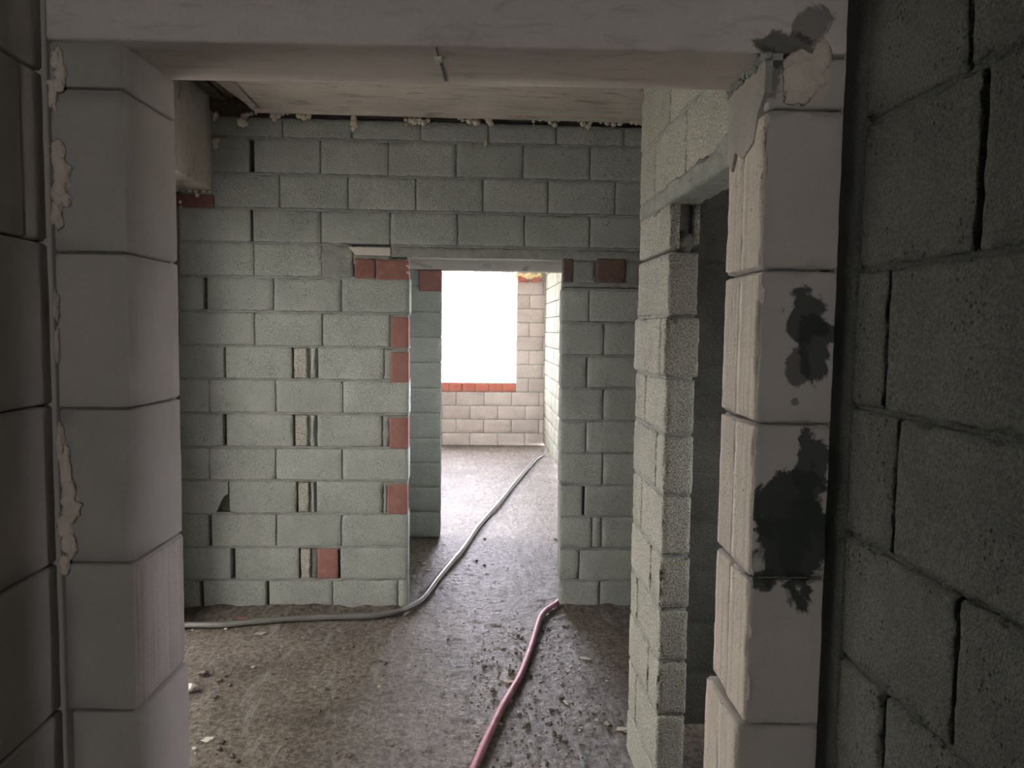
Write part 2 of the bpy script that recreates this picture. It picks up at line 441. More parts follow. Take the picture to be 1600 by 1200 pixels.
# courses: (y top, y bottom, start x, joints, end x); a joint may be (x, gap) for an open dark joint
rows = [
 (187, 215, 325, [442, 550, 658, 764, 870, 976], 1080),
 (217, 271, 325, [(393, 8), 501, 607, 713, 818, 923], 1030),
 (273, 325, 280, [437, 544, 650, 755, 857, 962], 1068),
 (328, 379, 280, [(393, 4), 502, 610, 715, 820, 922], 1028),
 (381, 432, 280, [397], 503),
 (434, 486, 280, [(320, 6), 428, 534], 640),
 (489, 540, 280, [398, 504], 609),
 (542, 592, 280, [(351, 3)], 456),
 (542, 592, 497, [], 600),
 (594, 645, 280, [327, 431, 536], 639),
 (647, 698, 280, [(351, 6)], 458),
 (647, 698, 496, [], 597),
 (701, 750, 280, [327, 431, 535], 638),
 (752, 802, 358, [], 463),
 (752, 802, 495, [], 598),
 (804, 854, 280, [(328, 5), 432, 534], 637.5),
 (856, 905, 280, [(364, 7)], 467),
 (856, 905, 532, [], 637),
 (907, 962, 280, [(315, 6), (418, 5), 520, 622], 637),
]
ED_R = (877, 873)
rowsR = [
 (446, 496, [921]), (499, 549, [944]), (552, 601, [917]), (604, 653, [943]), (656, 705, [916]), (707, 756, [942]),
 (758, 806, [(912, 4)]), (808, 857, [925, 940]), (860, 908, [905]), (910, 962, [937])]

def edgeR(y): return 878.5 - (y-405)/550*5.0

def block_row(mb, y0, y1, xs_, xe, js, tone=None):
    ym = (y0+y1)/2
    z1, z0 = zf(y0), zf(y1)
    pts = [(xs_, 1.5)] + [(j if isinstance(j, tuple) else (j, 1.6)) for j in js] + [(xe, 1.5)]
    for i in range(len(pts)-1):
        a = xf(pts[i][0] + (pts[i][1]/2 if i else 0), ym); b_ = xf(pts[i+1][0] - (pts[i+1][1]/2 if i < len(pts)-2 else 0), ym)
        t = 1 + random.uniform(-.07, .07)
        mb.rbox(FAR, a, b_, z0+.001, z1-.001, random.uniform(0, .004), T_FAR, r=.006, seg=.025, amp=.0016, fq=45, mat=0, tint=t, chip=1.5)
        if i and pts[i][1] < 2:
            mb.rbox(FAR, a-.006, a+.002, z0, z1, .010, .04, r=.002, seg=.03, amp=.003, mat=1)

for (y0, y1, x0, js, x1) in rows: block_row(fw, y0, y1, x0, x1, js)
for (y0, y1, js) in rowsR:
    ym = (y0+y1)/2
    block_row(fw, y0 - .0, y1, edgeR(ym), 1040, js)
# course bed mortar, left part and above the door
beds = [(187, 325, 1500), (216, 325, 1500), (272, 300, 1500), (326.5, 280, 1500), (380, 280, 545), (380, 610, 1500), (433, 280, 640), (487.5, 280, 640), (541, 280, 639), (593, 280, 639),
        (646, 280, 638), (699.5, 280, 638), (751, 280, 637), (803, 280, 637), (855, 280, 637), (906, 280, 636)]
for (y, x0, x1) in beds:
    z = zf(y); fw.rbox(FAR, xf(x0, y), min(xf(x1, y), 1.2), z-.009, z+.009, .003, T_FAR-.01, r=.004, seg=.018, amp=.005, fq=38, mat=1, chip=.2)
for (y0, y1, js) in rowsR:
    z = zf(y0-1.2); fw.rbox(FAR, xf(edgeR(y0)+1, y0), 1.2, z-.009, z+.009, .003, T_FAR-.01, r=.004, seg=.018, amp=.005, fq=38, mat=1, chip=.2)
# concrete-filled strip over the door: smooth mortar band and the thin lintel
zt, zb = zf(388, 750), zf(403.5, 750)
XD0, XD1 = xf(639, 650), xf(876, 650)
fw.rbox(FAR, xf(611, 395), xf(1040, 395)+.3, zb, zt, .002, T_FAR, r=.004, seg=.03, amp=.003, fq=18, mat=1, tint=1.05)
fw.rbox(FAR, xf(500, 410), xf(552, 410), zf(433), zf(381), .004, .1, r=.004, seg=.018, amp=.006, fq=30, mat=1, tint=1.0)
fw.rbox(FAR, xf(552, 392), xf(612, 392), zf(403), zf(382), .006, .1, r=.004, seg=.018, amp=.004, fq=30, mat=1, tint=1.0)
# mortar and broken cores between blocks
for (x0, x1, y0, y1) in [(457, 496, 543, 592), (459, 495, 648, 698), (464, 494, 753, 802), (468, 495, 857, 905)]:
    a, b_ = xf(x0, y0), xf(x1, y0)
    fw.rbox(FAR, a, b_, zf(y1), zf(y0), .022, .1, r=.003, seg=.02, amp=.003, mat=1, tint=.9)
    fw.rbox(FAR, a+.006, a+(b_-a)*.60, zf(y1)+.003, zf(y0)-.003, .008, .08, r=.006, seg=.012, amp=.006, fq=60, mat=3, tint=1.35)
    if y0 < 850: fw.rbox(FAR, a+(b_-a)*.74, b_-.012, zf(y1)+.003, zf(y0)-.003, .006, .08, r=.004, seg=.015, amp=.004, fq=50, mat=0, tint=1.05)
for (x0, x1, y0, y1) in [(600, 637, 543, 556), (600, 637, 488, 500), (600, 637, 648, 657), (598, 636, 751, 760), (495, 531, 856, 861), (586, 590, 404, 437), (552, 638, 401, 410), (600, 611, 543, 594), (598, 608, 648, 699), (599, 604, 753, 803), (609, 613, 490, 541)]:
    fw.rbox(FAR, xf(x0, y0), xf(x1, y0), zf(y1), zf(y0), .008, .1, r=.003, seg=.02, amp=.004, fq=50, mat=1, tint=1.1)
# block with its lower corner broken away
poly = [(283, 753), (356, 753), (356, 772), (350, 776), (345, 784), (341, 793), (337, 802), (283, 802)]
fw.prism(FAR, [(xf(x, y), zf(y)) for x, y in poly][::-1], .003, T_FAR-.05, mat=0, tint=1.02)
# shoulder of rough mortar on the right part, and the odd blocks of the brick course
fw.rbox(FAR, xf(896, 420), xf(930, 420), zf(441, 900), zf(408, 900), .004, T_FAR, r=.005, seg=.02, amp=.003, mat=0, tint=.8)
fw.rbox(FAR, xf(980, 420), xf(1040, 420), zf(443, 900), zf(406, 900), .006, T_FAR, r=.005, seg=.02, amp=.004, mat=1, tint=.9)
fw.rbox(FAR, xf(885, 420), xf(1040, 420), zf(444, 900), zf(404, 900), .012, T_FAR, r=.005, seg=.02, amp=.005, fq=30, mat=1, tint=.9)
fw.rbox(FAR, xf(879, 445), xf(1040, 445), zf(448, 900), zf(438, 900), .007, .1, r=.004, seg=.02, amp=.004, fq=40, mat=1)
# core behind the blocks (seen only in open joints), leaving the doorway free
fw.box((FW_L, Y_FAR+.045, 0), (XD0-.02, Y_FAR+T_FAR-.01, Z_CEIL+.13), mat=2)
fw.box((XD1+.02, Y_FAR+.045, 0), (X_OUT_R, Y_FAR+T_FAR-.01, Z_CEIL+.13), mat=2)
fw.box((XD0-.02, Y_FAR+.045, zb+.01), (XD1+.02, Y_FAR+T_FAR-.01, Z_CEIL+.13), mat=2)
# continuation of the same wall in the dark room to the right, and to the left behind the side wall
bond(fw, FAR, 1.22, X_OUT_R, .0, Z_CEIL-.04, off=.1, w1=T_FAR, seg=.1, z0=.0)
wall_far = fw.build('wall_far', WM, kind='structure', label='grey pumice block wall with a doorway and red brick infill pieces')

# red infill bricks, each a piece of its own
def brick(fr, u0, u1, v0, v1, parent, w0=-.002, tint=1., label=None, w1=.09, amp=.0015):
    b = MB(); b.rbox(fr, u0, u1, v0, v1, w0, w1, r=.004, seg=.012, amp=amp, fq=50, rgb=tint if isinstance(tint, tuple) else (tint,)*3)
    o = b.build('red_brick', M['brick'], parent=parent)
    if label: o['label'] = label
    return o
for (x0, x1, y0, y1, tn, lb) in [
    (554, 586, 404, 435, .75, 'scratched red brick beside the door lintel'), (588, 638.5, 406, 437, .9, 'red brick at the upper left door corner'),
    (612, 638.5, 496, 543, 1.05, None), (610, 638.5, 550, 598, 1.05, None), (608.5, 638, 653, 701, 1.1, None), (605, 636.5, 757, 803, 1.1, None),
    (496, 528, 858, 904, 1.05, 'red brick in the second course above the floor'),
    (880, 895, 404, 441, (.40, .62, .62), None), (932, 977, 404, 442, (.48, .66, .64), 'red brick right of the door head')]:
    ym = (y0+y1)/2; xr = 750 if x0 > 700 else 450
    brick(FAR, xf(x0, ym), xf(x1, ym), zf(y1, (x0+x1)/2), zf(y0, (x0+x1)/2), wall_far, tint=tn, label=lb)
brick(FAR, X_LEFT+.002, XB+.01, zf(324, 300), zf(304, 300), wall_far, w0=-.012, tint=.8, label='red brick under the concrete beam')
# white offcut above the brick
wb = MB(); z1, z0 = zf(387, 580), zf(399, 580)
wb.prism(FAR, [(xf(545, 388), z1), (xf(556, 398), z0), (xf(610, 398), z0), (xf(610, 388), z1)], -.01, .05)
wb.build('batten', M['batten'], parent=wall_far, smooth=False, label='pale offcut of board above the red bricks')

# expanding foam pressed out of the joints
def foam(parent, lumps, lab='cream expanding foam squeezed out of the ceiling joint', fr='far', mat='foam'):
    b = MB()
    for (x, y, r_) in lumps:
        p = PY(x, y, Y_FAR)
        b.lump((p.x, Y_FAR - .012 - r_*.1, p.z), r_, sub=3, amp=.32, fq=2.6, squash=(1, .8, 1))
    return b.build('foam_blob', M[mat], parent=parent, label=lab)
px = 1/262.
for L_ in [
    [(380, 192, .027), (382, 184, .018), (388, 180, .013), (394, 179, .011), (401, 177, .010)],
    [(428, 181, .020), (430, 187, .014), (436, 182, .014), (443, 179, .010), (450, 178, .008)],
    [(468, 182, .016), (475, 184, .017), (483, 183, .015)],
    [(554, 187, .018), (553, 194, .020), (553, 202, .015), (556, 198, .014)],
    [(634, 188, .010), (636, 196, .008), (641, 189, .016), (648, 191, .020), (655, 190, .018), (663, 193, .017), (669, 189, .012)],
    [(717, 186, .008), (723, 188, .012), (733, 190, .017), (744, 192, .020)],
    [(764, 189, .018), (767, 194, .015), (760, 187, .010)],
    [(759, 225, .010), (758, 229, .007), (760, 221, .006)],
    [(833, 191, .008), (834, 196, .006), (843, 188, .010)],
    [(853, 188, .010), (860, 191, .017), (867, 196, .016), (872, 190, .008)],
    [(903, 189, .010), (911, 194, .018), (919, 199, .015), (922, 193, .012)],
    [(938, 191, .010), (948, 193, .014), (958, 195, .016), (968, 194, .014), (975, 191, .009)],
    [(986, 192, .011), (994, 193, .013), (1001, 194, .011)]]:
    foam(wall_far, L_)
foam(wall_far, [(338, 181, .016), (336, 187, .010)], 'lump of foam in the corner under the ceiling')
foam(wall_far, [(338, 222, .018), (339, 229, .014), (341, 219, .012)], 'lump of foam in the corner beside the beam')
foam(wall_far, [(278, 297, .012), (288, 299, .010), (298, 299, .010), (308, 300, .012), (310, 306, .012), (320, 299, .011), (330, 301, .010)], 'string of foam on top of the corner brick')
foam(wall_far, [(283, 316, .009), (284, 324, .008)], 'foam beside the corner brick')
foam(wall_far, [(637, 416, .006), (639, 418, .005)], 'foam crumb on the brick edge'); foam(wall_far, [(637, 426, .006), (640, 428, .005)], 'foam crumb on the brick edge')

# left wall of the middle room with the open balcony door
lw = MB()
bond(lw, LEFT, 1.42, Y_FAR-.0, 0, ZB, off=.18, w1=.2, openings=[DOORL], seg=.03, amp=.002, z0=0)
bond(lw, LEFT, Y_FAR+.1, Y_SEC, 0, Z_CEIL, w1=.2, seg=.2, strips=False)
lw.build('wall_left', WM, kind='structure', label='grey block side wall at the left corner of the doorway wall')

# ------------------------------------------------------------------ second doorway wall behind the first
sw = MB()
XS = PY(689, 620, Y_SEC).x; ZL = PY(780, 423, Y_SEC).z
SR = 1.0
bond(sw, SEC, X_OUT_L, XS, 0, ZL, L=1.0, off=XS, w1=.15, seg=.04, amp=.002, z0=.02)
sw.rbox(SEC, X_OUT_L, X_ROOM_R+.2, ZL, ZL+.13, 0, .15, r=.006, seg=.05, amp=.003, fq=15, mat=4, tint=.9)
bond(sw, SEC, X_OUT_L, X_ROOM_R+.2, ZL+.13, Z_CEIL+.02, w1=.15, seg=.2, strips=False)
second = sw.build('wall_middle', WM, kind='structure', label='second block wall seen through the doorway with concrete lintel')
z1, z0 = PY(670, 422, Y_SEC).z, PY(670, 455, Y_SEC).z
brick(SEC, PY(655, 440, Y_SEC).x, XS, z0, z1, second, tint=1.1, w0=-.006, label='red brick under the end of the concrete lintel')

# ------------------------------------------------------------------ far room
ew = MB()
zs0, zs1 = PY(750, 612, Y_END).z, PY(750, 598, Y_END).z
WIN_ = (WIN[0], PY(807, 520, Y_END).x, 0, 3)
ZW1 = WIN[3]
bond(ew, END, X_OUT_L, X_ROOM_R+.2, 0, zs0, off=.16, w1=.2, seg=.06, z0=zs0-1.0, amp=.002)
bond(ew, END, WIN_[1], X_ROOM_R+.2, zs0, ZW1, off=.0, w1=.2, seg=.05, z0=zs0, amp=.002)
bond(ew, END, X_OUT_L, WIN_[0], zs0, ZW1, off=.0, w1=.2, seg=.1, z0=zs0)
ew.rbox(END, X_OUT_L, X_ROOM_R+.2, ZW1+.08, Z_CEIL+.02, -.0, .2, r=.006, seg=.1, amp=.002, mat=4)
ew.rbox(END, X_OUT_L, WIN_[0], ZW1, ZW1+.08, 0, .2, mat=4, seg=.2)
ew.rbox(END, WIN_[1], X_ROOM_R+.2, ZW1, ZW1+.085, .02, .18, mat=1, seg=.05)
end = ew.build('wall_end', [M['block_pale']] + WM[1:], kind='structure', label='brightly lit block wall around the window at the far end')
# broken red bricks bedded in foam above the last course
for (x0, x1, s) in [(809, 826, 1), (831, 843, 2)]:
    b = MB(); a, c = PY(x0, 435, Y_END).x, PY(x1, 435, Y_END).x
    zz0, zz1 = PY(820, 441, Y_END).z, PY(820, 431, Y_END).z
    b.prism(END, [(a, zz0), (c, zz0), (c, zz0+(zz1-zz0)*(.35 if s == 1 else 1)), (a+(c-a)*.6, zz0+(zz1-zz0)*(.7 if s == 1 else .75)), (a+(c-a)*.35, zz1), (a, zz1*.5+zz0*.5 + (.04 if s == 1 else 0))], -.03, .1)
    b.build('red_brick', M['brick_sill'], parent=end, smooth=False, label='broken red brick above the last course')
b = MB()
for i, x in enumerate((811, 817, 823, 828, 832, 838, 843)):
    p = PY(x, 431 + (i % 3), Y_END); b.lump((p.x, Y_END-.012, p.z), .05, sub=3, amp=.3, fq=2.5, squash=(1, .4, .9))
b.build('foam_blob', material('yellow_foam', (.9, .80, .50), speck=.05), parent=end, label='yellow foam between broken red bricks')
# window: brick sill
win = bpy.data.objects.new('window_1', None); COL.objects.link(win); win.location = ((WIN[0]+WIN_[1])/2, Y_END, zs0)
win['kind'] = 'structure'; win['label'] = 'unglazed window opening with a red brick sill at the far end'
xe = [690-52, 690-26, 690, 702, 722.5, 743, 764, 785, 805.5]
def sill_brick(a, c):
    b = MB(); b.rbox(END, a+.004, c-.004, zs0+.004, zs1, -.008, .19, r=.004, seg=.03, amp=.002, tint=1.25)
    o = b.build('sill_brick', M['brick_sill'], parent=win); o.matrix_parent_inverse = Matrix.Translation(-win.location)
xx = [PY(x, 605, Y_END).x for x in xe[2:]]
while xx[0] > WIN_[0] + .2: xx.insert(0, xx[0]-.195)
xx.insert(0, WIN_[0])
for i in range(len(xx)-1): sill_brick(xx[i], xx[i+1])
b = MB(); b.rbox(END, WIN_[0], WIN_[1], zs0-.008, zs1-.006, .0, .185, r=.004, seg=.04, amp=.003, mat=0)
o = b.build('sill_mortar', M['mortar'], parent=win); o.matrix_parent_inverse = Matrix.Translation(-win.location)

rw = MB()
bond(rw, RR, Y_FAR+.1, Y_END, 0, Z_CEIL+.02, off=.1, w1=.2, openings=[FILL_R], seg=.05, amp=.002, z0=.05, gap=.016, mort=2, head_fill=.0, strips=False)
rw.build('wall_right_far', [material('right_block', (.21, .21, .18), var=.15, speck=.35, speck_scale=120, bump=1., bump_dist=.006)] + WM[1:], kind='structure', label='sunlit block side wall along the right of the far room')
ow = MB()
bond(ow, OL, Y_FAR, Y_END+.2, 0, Z_CEIL+.02, w1=.2, seg=.3, openings=[WINL], strips=False)
ow.build('wall_left_far', WM, kind='structure', label='block side wall with a large opening on the left of the far room')

# ------------------------------------------------------------------ partition stub and its lintel on the right of the middle room
pw = MB()
def yp(x, y): return PX(x, y, X_PART).y
def zp(y, x=1043): return PX(x, y, X_PART).z
Y0P = 2.50; Y1P = yp(992, 620)
lev = [1260, 1155, 1062, 973, 882, 782, 683, 592, 494, 392]
zl = [zp(y) for y in lev]
# (joint x's along the side face; the wide ones are mortar strips), protrusion
pj = {9: [], 8: [1033], 7: [1008], 6: [1028], 5: [1006], 4: [1024], 3: [1003], 2: [1024], 1: [1005]}
zlist = [0.0] + zl
for i in range(len(zlist)-1):
    a, b_ = zlist[i], zlist[i+1]
    if b_ - a < .03: continue
    row = i
    prot = -.008 if row in (8,) else (.002 * (i % 2))
    j = pj.get(row, [])
    ys_ = [Y0P] + sorted([yp(x, 600) for x in j]) + [Y1P]
    for q in range(len(ys_)-1):
        pw.rbox(PART, ys_[q]+(.006 if q else 0), ys_[q+1]-(.006 if q < len(ys_)-2 else 0), a+.005, b_-.005, prot, T_PART-prot, r=.007, seg=.016, amp=.003, fq=60, mat=3, tint=random.uniform(.92, 1.1), chip=2.)
    pw.rbox(PART, Y0P+.008, Y1P-.008, a-.009, a+.009, .004, T_PART-.006, r=.004, seg=.016, amp=.005, fq=50, mat=1)
    pw.rbox(PART, Y0P+.02, Y1P-.02, a, b_, .03, T_PART-.03, r=.003, seg=1, amp=0, mat=2)
# top course: hollow block with its open end showing
ZT = zp(318)
a = zl[-1]
yj = yp(1036, 350)
pw.rbox(PART, yj+.006, Y1P, a+.005, ZT, .004, T_PART, r=.006, seg=.016, amp=.003, fq=60, mat=3)
pw.rbox(PART, Y0P, yj-.004, a+.005, ZT-.004, .000, .034, r=.005, seg=.012, amp=.003, fq=60, mat=3, tint=.95)
pw.rbox(PART, Y0P+.01, yj-.004, a+.02, ZT-.004, .082, .102, r=.005, seg=.012, amp=.002, fq=60, mat=3, tint=1.05)
pw.rbox(PART, Y0P+.035, yj-.004, a+.005, ZT-.004, .03, .085, r=.004, seg=.012, amp=.003, fq=60, mat=1, tint=.6)
pw.lump((X_PART+.056, Y0P+.03, a+.028), 1, sub=3, amp=.2, fq=2, squash=(.03, .03, .035), mat=1, tint=.8)
pw.rbox(PART, Y0P+.02, Y1P, a, ZT, .03, .07, r=.003, seg=1, amp=0, mat=2)
# lintel and courses above the side opening
pw.rbox(PART, 1.36, Y1P-.02, ZT-.004, ZT+.055, -.004, T_PART+.004, r=.006, seg=.02, amp=.006, fq=30, mat=1, tint=.95)
bond(pw, PART, 1.36, Y1P, ZT+.055, Z_CEIL+.01, off=yp(1072, 200), w1=T_PART, seg=.02, amp=.0025, z0=ZT+.055, mat=3, gap=.008)
for (y_, z_, ry, rz) in [(2.2, ZT+.04, .10, .025), (1.95, ZT+.05, .09, .03), (2.45, ZT+.045, .1, .02), (2.7, ZT+.02, .07, .03), (1.78, ZT+.045, .07, .03)]:
    pw.lump((X_PART+.002, y_, z_), 1, sub=3, amp=.35, fq=3, squash=(.008, ry, rz), mat=1, tint=1.0)
pw.build('wall_partition', WM, kind='structure', label='rough block pier and lintel dividing off the dark room on the right')
xw = MB()
XW = Frame((0, Y1P-.1, 0), (1, 0, 0), (0, -1, 0))
bond(xw, XW, X_PART+T_PART+.004, X_OUT_R, 0, Z_CEIL, off=.2, w1=.1, seg=.04, amp=.002, z0=zl[-1]-1.8)
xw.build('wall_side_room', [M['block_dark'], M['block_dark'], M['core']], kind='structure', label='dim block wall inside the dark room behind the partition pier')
om = MB()
bond(om, OR, 1.3, Y_FAR, 0, Z_CEIL, w1=.2, seg=.3, openings=[FILL_S], strips=False)
om.build('wall_outer_right', WM, kind='structure', label='block wall closing the dark room behind the partition')

# ------------------------------------------------------------------ near cross wall with the opening we look through
def nu(x, y, off=0.): return PN(x, y, off)[0]
def nz_(x, y, off=0.): return PN(x, y, off)[1]
T_NEAR = .19
UL = nu(196, 300); UR = nu(1196, 300)
UBL, UBR = nu(84, 500), nu(1291, 300)
ZO = nz_(690, 73)
AM = [M['aac'], M['mortar'], M['core'], M['concrete']]
M['aac_groove'] = material('combed_aerated_block', (.40, .36, .345), var=.1, var_scale=6, speck=.06, speck_scale=300, bump=.7, bump_dist=.004, grooves=1.0)
M['aac_jamb'] = material('worn_aerated_block', (.68, .62, .56), var=.1, var_scale=8, speck=.10, speck_scale=200, bump=.5, bump_dist=.003, pores=.7, grooves=.5)
# black damp and bitumen stains on the right pillar (positions on its face)
def npt(x, y): u, z = PN(x, y); return NEAR(u, z, 0)
BLK = (.035, .042, .04)
stains = []
for (x, y, rx, ry, st) in [(1258, 492, 34, 42, .9), (1275, 545, 26, 60, .9), (1246, 575, 20, 35, .75), (1242, 627, 8, 8, .6),
                       (1232, 790, 62, 62, .96), (1215, 860, 48, 58, .96), (1255, 850, 40, 90, .96), (1195, 905, 22, 22, .9), (1268, 740, 30, 70, .9),
                       (1240, 76, 50, 26, .8), (1266, 44, 30, 30, .65), (1196, 130, 26, 45, .6)]:
    stains.append((npt(x, y), (rx/985., .05, ry/985.), BLK, st))
stains.append((npt(1262, 122), (34/985., .05, 40/985.), (.46, .41, .36), .9))
M['aac_stained'] = material('stained_aerated_block', (.42, .39, .38), var=.07, var_scale=6, speck=.05, speck_scale=350, bump=.15, bump_dist=.001, stains=stains)
AM += [M['aac_groove'], M['aac_jamb'], M['aac_stained'], M['foam_old']]   # 4, 5, 6, 7

nw = MB()
def ncourses(mb, ua, ub, zs, face_mat=0, jamb=None, seg=.03, us=None, amp=.001, **kw):
    for i in range(len(zs)-1):
        fm_ = face_mat[i] if isinstance(face_mat, list) else face_mat
        du = us[i] if us else (0, 0)
        mb.rbox(NEAR, ua+du[0], ub+du[1], zs[i]+.002, zs[i+1]-.002, 0, T_NEAR, r=.003, seg=seg, amp=amp, fq=22, mat=fm_, tint=random.uniform(.95, 1.05), chip=2.)
        mb.rbox(NEAR, ua+.01, ub-.01, zs[i]-.003, zs[i]+.003, .006, T_NEAR-.006, r=.002, seg=.05, amp=.001, mat=2)
zsL = [nz_(150, y) for y in (1111, 880, 638.5, 395, 138.5)]
zsL = [0.0] + [zsL[0]-.5, zsL[0]-.25] + zsL + [ZO]
ncourses(nw, UBL+.004, UL, zsL, us=[(0, 0), (0, 0), (.006, .006), (0, 0), (0, 0), (0, 0), (0, 0), (0, 0)][:len(zsL)-1])
pl = nw.build('wall_near_left', AM, kind='structure', label='pale smooth block pillar at the left of the near opening')
# combed face of one block in the left jamb
g = MB()
SJL = Frame(NEAR(UL, 0, 0), -NEAR_N, NEAR_U)
zc0, zc1 = zsL[3], zsL[4]
g.rbox(SJL, .006, T_NEAR-.006, zc0+.006, zc1-.005, -.0035, .02, r=.003, seg=.012, amp=.001, mat=0)
g.build('combed_face', M['aac_groove'], parent=pl, label='block face with vertical comb marks')

rp_ = MB()
zsR = [nz_(1243, y) for y in (1134, 905, 663, 422, 170.5)]
zsR = [0.0] + [zsR[0]-.5, zsR[0]-.25] + zsR + [ZO-.004]
for i in range(len(zsR)-1):
    du = -.012 if i == 2 else 0
    rp_.rbox(NEAR, UR+du, UBR+.03, zsR[i]+.002, zsR[i+1]-.002, 0, T_NEAR-.0, r=.005, seg=.014, amp=.0014, fq=40, mat=6, tint=random.uniform(.96, 1.04), chip=2.5)
    rp_.rbox(NEAR, UR+.012, UBR, zsR[i]-.003, zsR[i]+.003, .008, T_NEAR-.006, r=.002, seg=.05, amp=.001, mat=2)
pr = rp_.build('wall_near_right', AM, kind='structure', label='pale block pillar with black stains at the right of the near opening')
SJR = Frame(NEAR(UR, 0, 0), -NEAR_N, -NEAR_U)
for i in range(1, len(zsR)-1):
    j = MB(); du = .012 if i == 2 else 0
    z_a, z_b = zsR[i]+.005, zsR[i+1]-.005
    if i == len(zsR)-2: z_b = zsR[i+1]-.11
    j.rbox(SJR, .004, T_NEAR*.52, z_a, z_b, -.004-du, .02, r=.003, seg=.012, amp=.0015, fq=40, chip=2, tint=random.uniform(.95, 1.1))
    j.rbox(SJR, T_NEAR*.525, T_NEAR+.002, z_a+.002, z_b, -.002-du, .02, r=.003, seg=.012, amp=.0015, fq=40, chip=2, tint=random.uniform(.9, 1.05))
    j.build('jamb_face', M['aac_jamb'], parent=pr, label='worn pale jamb face with vertical grooves')
j = MB()
ja = zsR[-1]-.10
j.prism(SJR, [(.0, ZO), (T_NEAR, ZO), (T_NEAR, ja-.02), (.16, ja-.045), (.145, ja-.015), (.10, ja-.035), (.05, ja-.02), (.03, ja+.02), (.0, ja+.045)], -.007, .02)
j.build('plaster_patch', material('grey_plaster', (.33, .32, .30), var=.15, var_scale=10, speck=.12, bump=.4), parent=pr, smooth=False, label='grey plaster patch at the top of the right jamb')
j = MB()
for k_ in range(9):
    t = k_/8; j.lump(NEAR(UR-.006, 0, 0) + NEAR_N*(-T_NEAR*t) + Vector((0, 0, ZO-.006+.003*math.sin(k_*2))), .009, sub=2, amp=.3, squash=(1, 1.6, .8))
j.build('mortar_seam', M['mortar'], parent=pr)
# blob of mortar at the top of the right pillar
j = MB(); j.lump(npt(1258, 118), 1, sub=4, amp=.18, fq=2.2, squash=(.034, .007, .036)); j.lump(npt(1243, 150), 1, sub=3, amp=.25, fq=2, squash=(.022, .006, .014)); j.lump(npt(1283, 90), 1, sub=3, amp=.25, fq=2, squash=(.014, .006, .03))
j.build('mortar_blob', M['foam_old'], parent=pr, label='smeared blob of light mortar at the top of the pillar')

# lintel beam over the near opening
lb = MB()
lb.rbox(NEAR, UBL-.0, UBR+.03, ZO, Z_CEIL, -.0, T_NEAR, r=.004, seg=.05, amp=.0012, fq=12, tint=1)
lint = lb.build('trim_2', material('lintel_concrete', (.59, .545, .525), stains=stains[-5:]+stains[-5:-4], var=.08, var_scale=4, speck=.04, speck_scale=200, bump=.2, bump_dist=.001, smear=((.24, .22, .205), .35, 4., (2., 9., 9.))),
                kind='structure', label='smooth concrete lintel beam over the near opening')
# hairline crack with a fleck of foam under the lintel
c = MB()
zz = ZO-.0015
pcs = [PZ(682, 76, zz), PZ(686, 92, zz), PZ(692, 108, zz), PZ(697, 127, zz)]
for i in range(3):
    a, b_ = pcs[i], pcs[i+1]; d = Vector((.0012+.0006*i, 0, 0)); n_ = len(c.v)
    c.v += [a-d, a+d, b_+d, b_-d, a-d+Vector((0, 0, .003)), a+d+Vector((0, 0, .003)), b_+d+Vector((0, 0, .003)), b_-d+Vector((0, 0, .003))]
    c.f += [(n_, n_+1, n_+2, n_+3), (n_+4, n_+5, n_+6, n_+7), (n_, n_+1, n_+5, n_+4), (n_+2, n_+3, n_+7, n_+6), (n_+1, n_+2, n_+6, n_+5), (n_, n_+3, n_+7, n_+4)]; c.m += [0]*6; c.t += [(1,)*3]*6
c.build('crack', M['core'], parent=lint, smooth=False)
c = MB(); c.lump(PZ(685, 92, ZO-.003), .0065, sub=3, amp=.3); c.build('foam_blob', M['foam'], parent=lint, label='small fleck of foam beside the crack')

# same cross wall continued beyond both pillars (middle room side)
cw = MB()
cw.rbox(NEAR, X_OUT_L, UBL, 0, Z_CEIL, .0, T_NEAR, r=.003, seg=.6, amp=0, mat=0)
cw.rbox(NEAR, UBR+.02, X_OUT_R+.1, 0, Z_CEIL, .0, T_NEAR, r=.003, seg=.6, amp=0, mat=0)
cw.build('wall_cross', AM, kind='structure', label='pale block cross wall continuing beside the near opening')

# ------------------------------------------------------------------ near corridor
cl = MB()
def zcl(y): return PX(80, y, X_CL).z
zz = [zcl(y) for y in (1123, 885, 632, 380, 121)]
zz = [0, zz[0]-.5, zz[0]-.25] + zz + [zz[-1]+.25, zz[-1]+.5, Z_CEIL]
def ycl(x, y): return PX(x, y, X_CL).y
jy = {6: ycl(36, 240), 5: -.35, 4: -.1, 3: -.4, 7: .35, 2: .5}
for i in range(len(zz)-1):
    if zz[i+1]-zz[i] < .02: continue
    j0 = jy.get(i, .2); e = [Y_NEAR+.03]
    y = j0
    while y > -4: e.append(y); y -= .6
    e.append(-4.0); e = sorted(set(e))
    for q in range(len(e)-1):
        if e[q+1]-e[q] < .03: continue
        near = e[q+1] > -.3
        cl.rbox(CL, e[q]+.0012, e[q+1]-.0012, zz[i]+.0022, zz[i+1]-.0022, random.uniform(0, .002), .2, r=.004, seg=.03 if near else .3, amp=.001, fq=20, mat=0, tint=random.uniform(.88, 1.0), chip=2.)
cl.box((X_CL-.19, -4, 0), (X_CL-.012, Y_NEAR, Z_CEIL), mat=2)
wl = cl.build('wall_corridor_left', AM, kind='structure', label='smooth pale block wall close on the left edge')
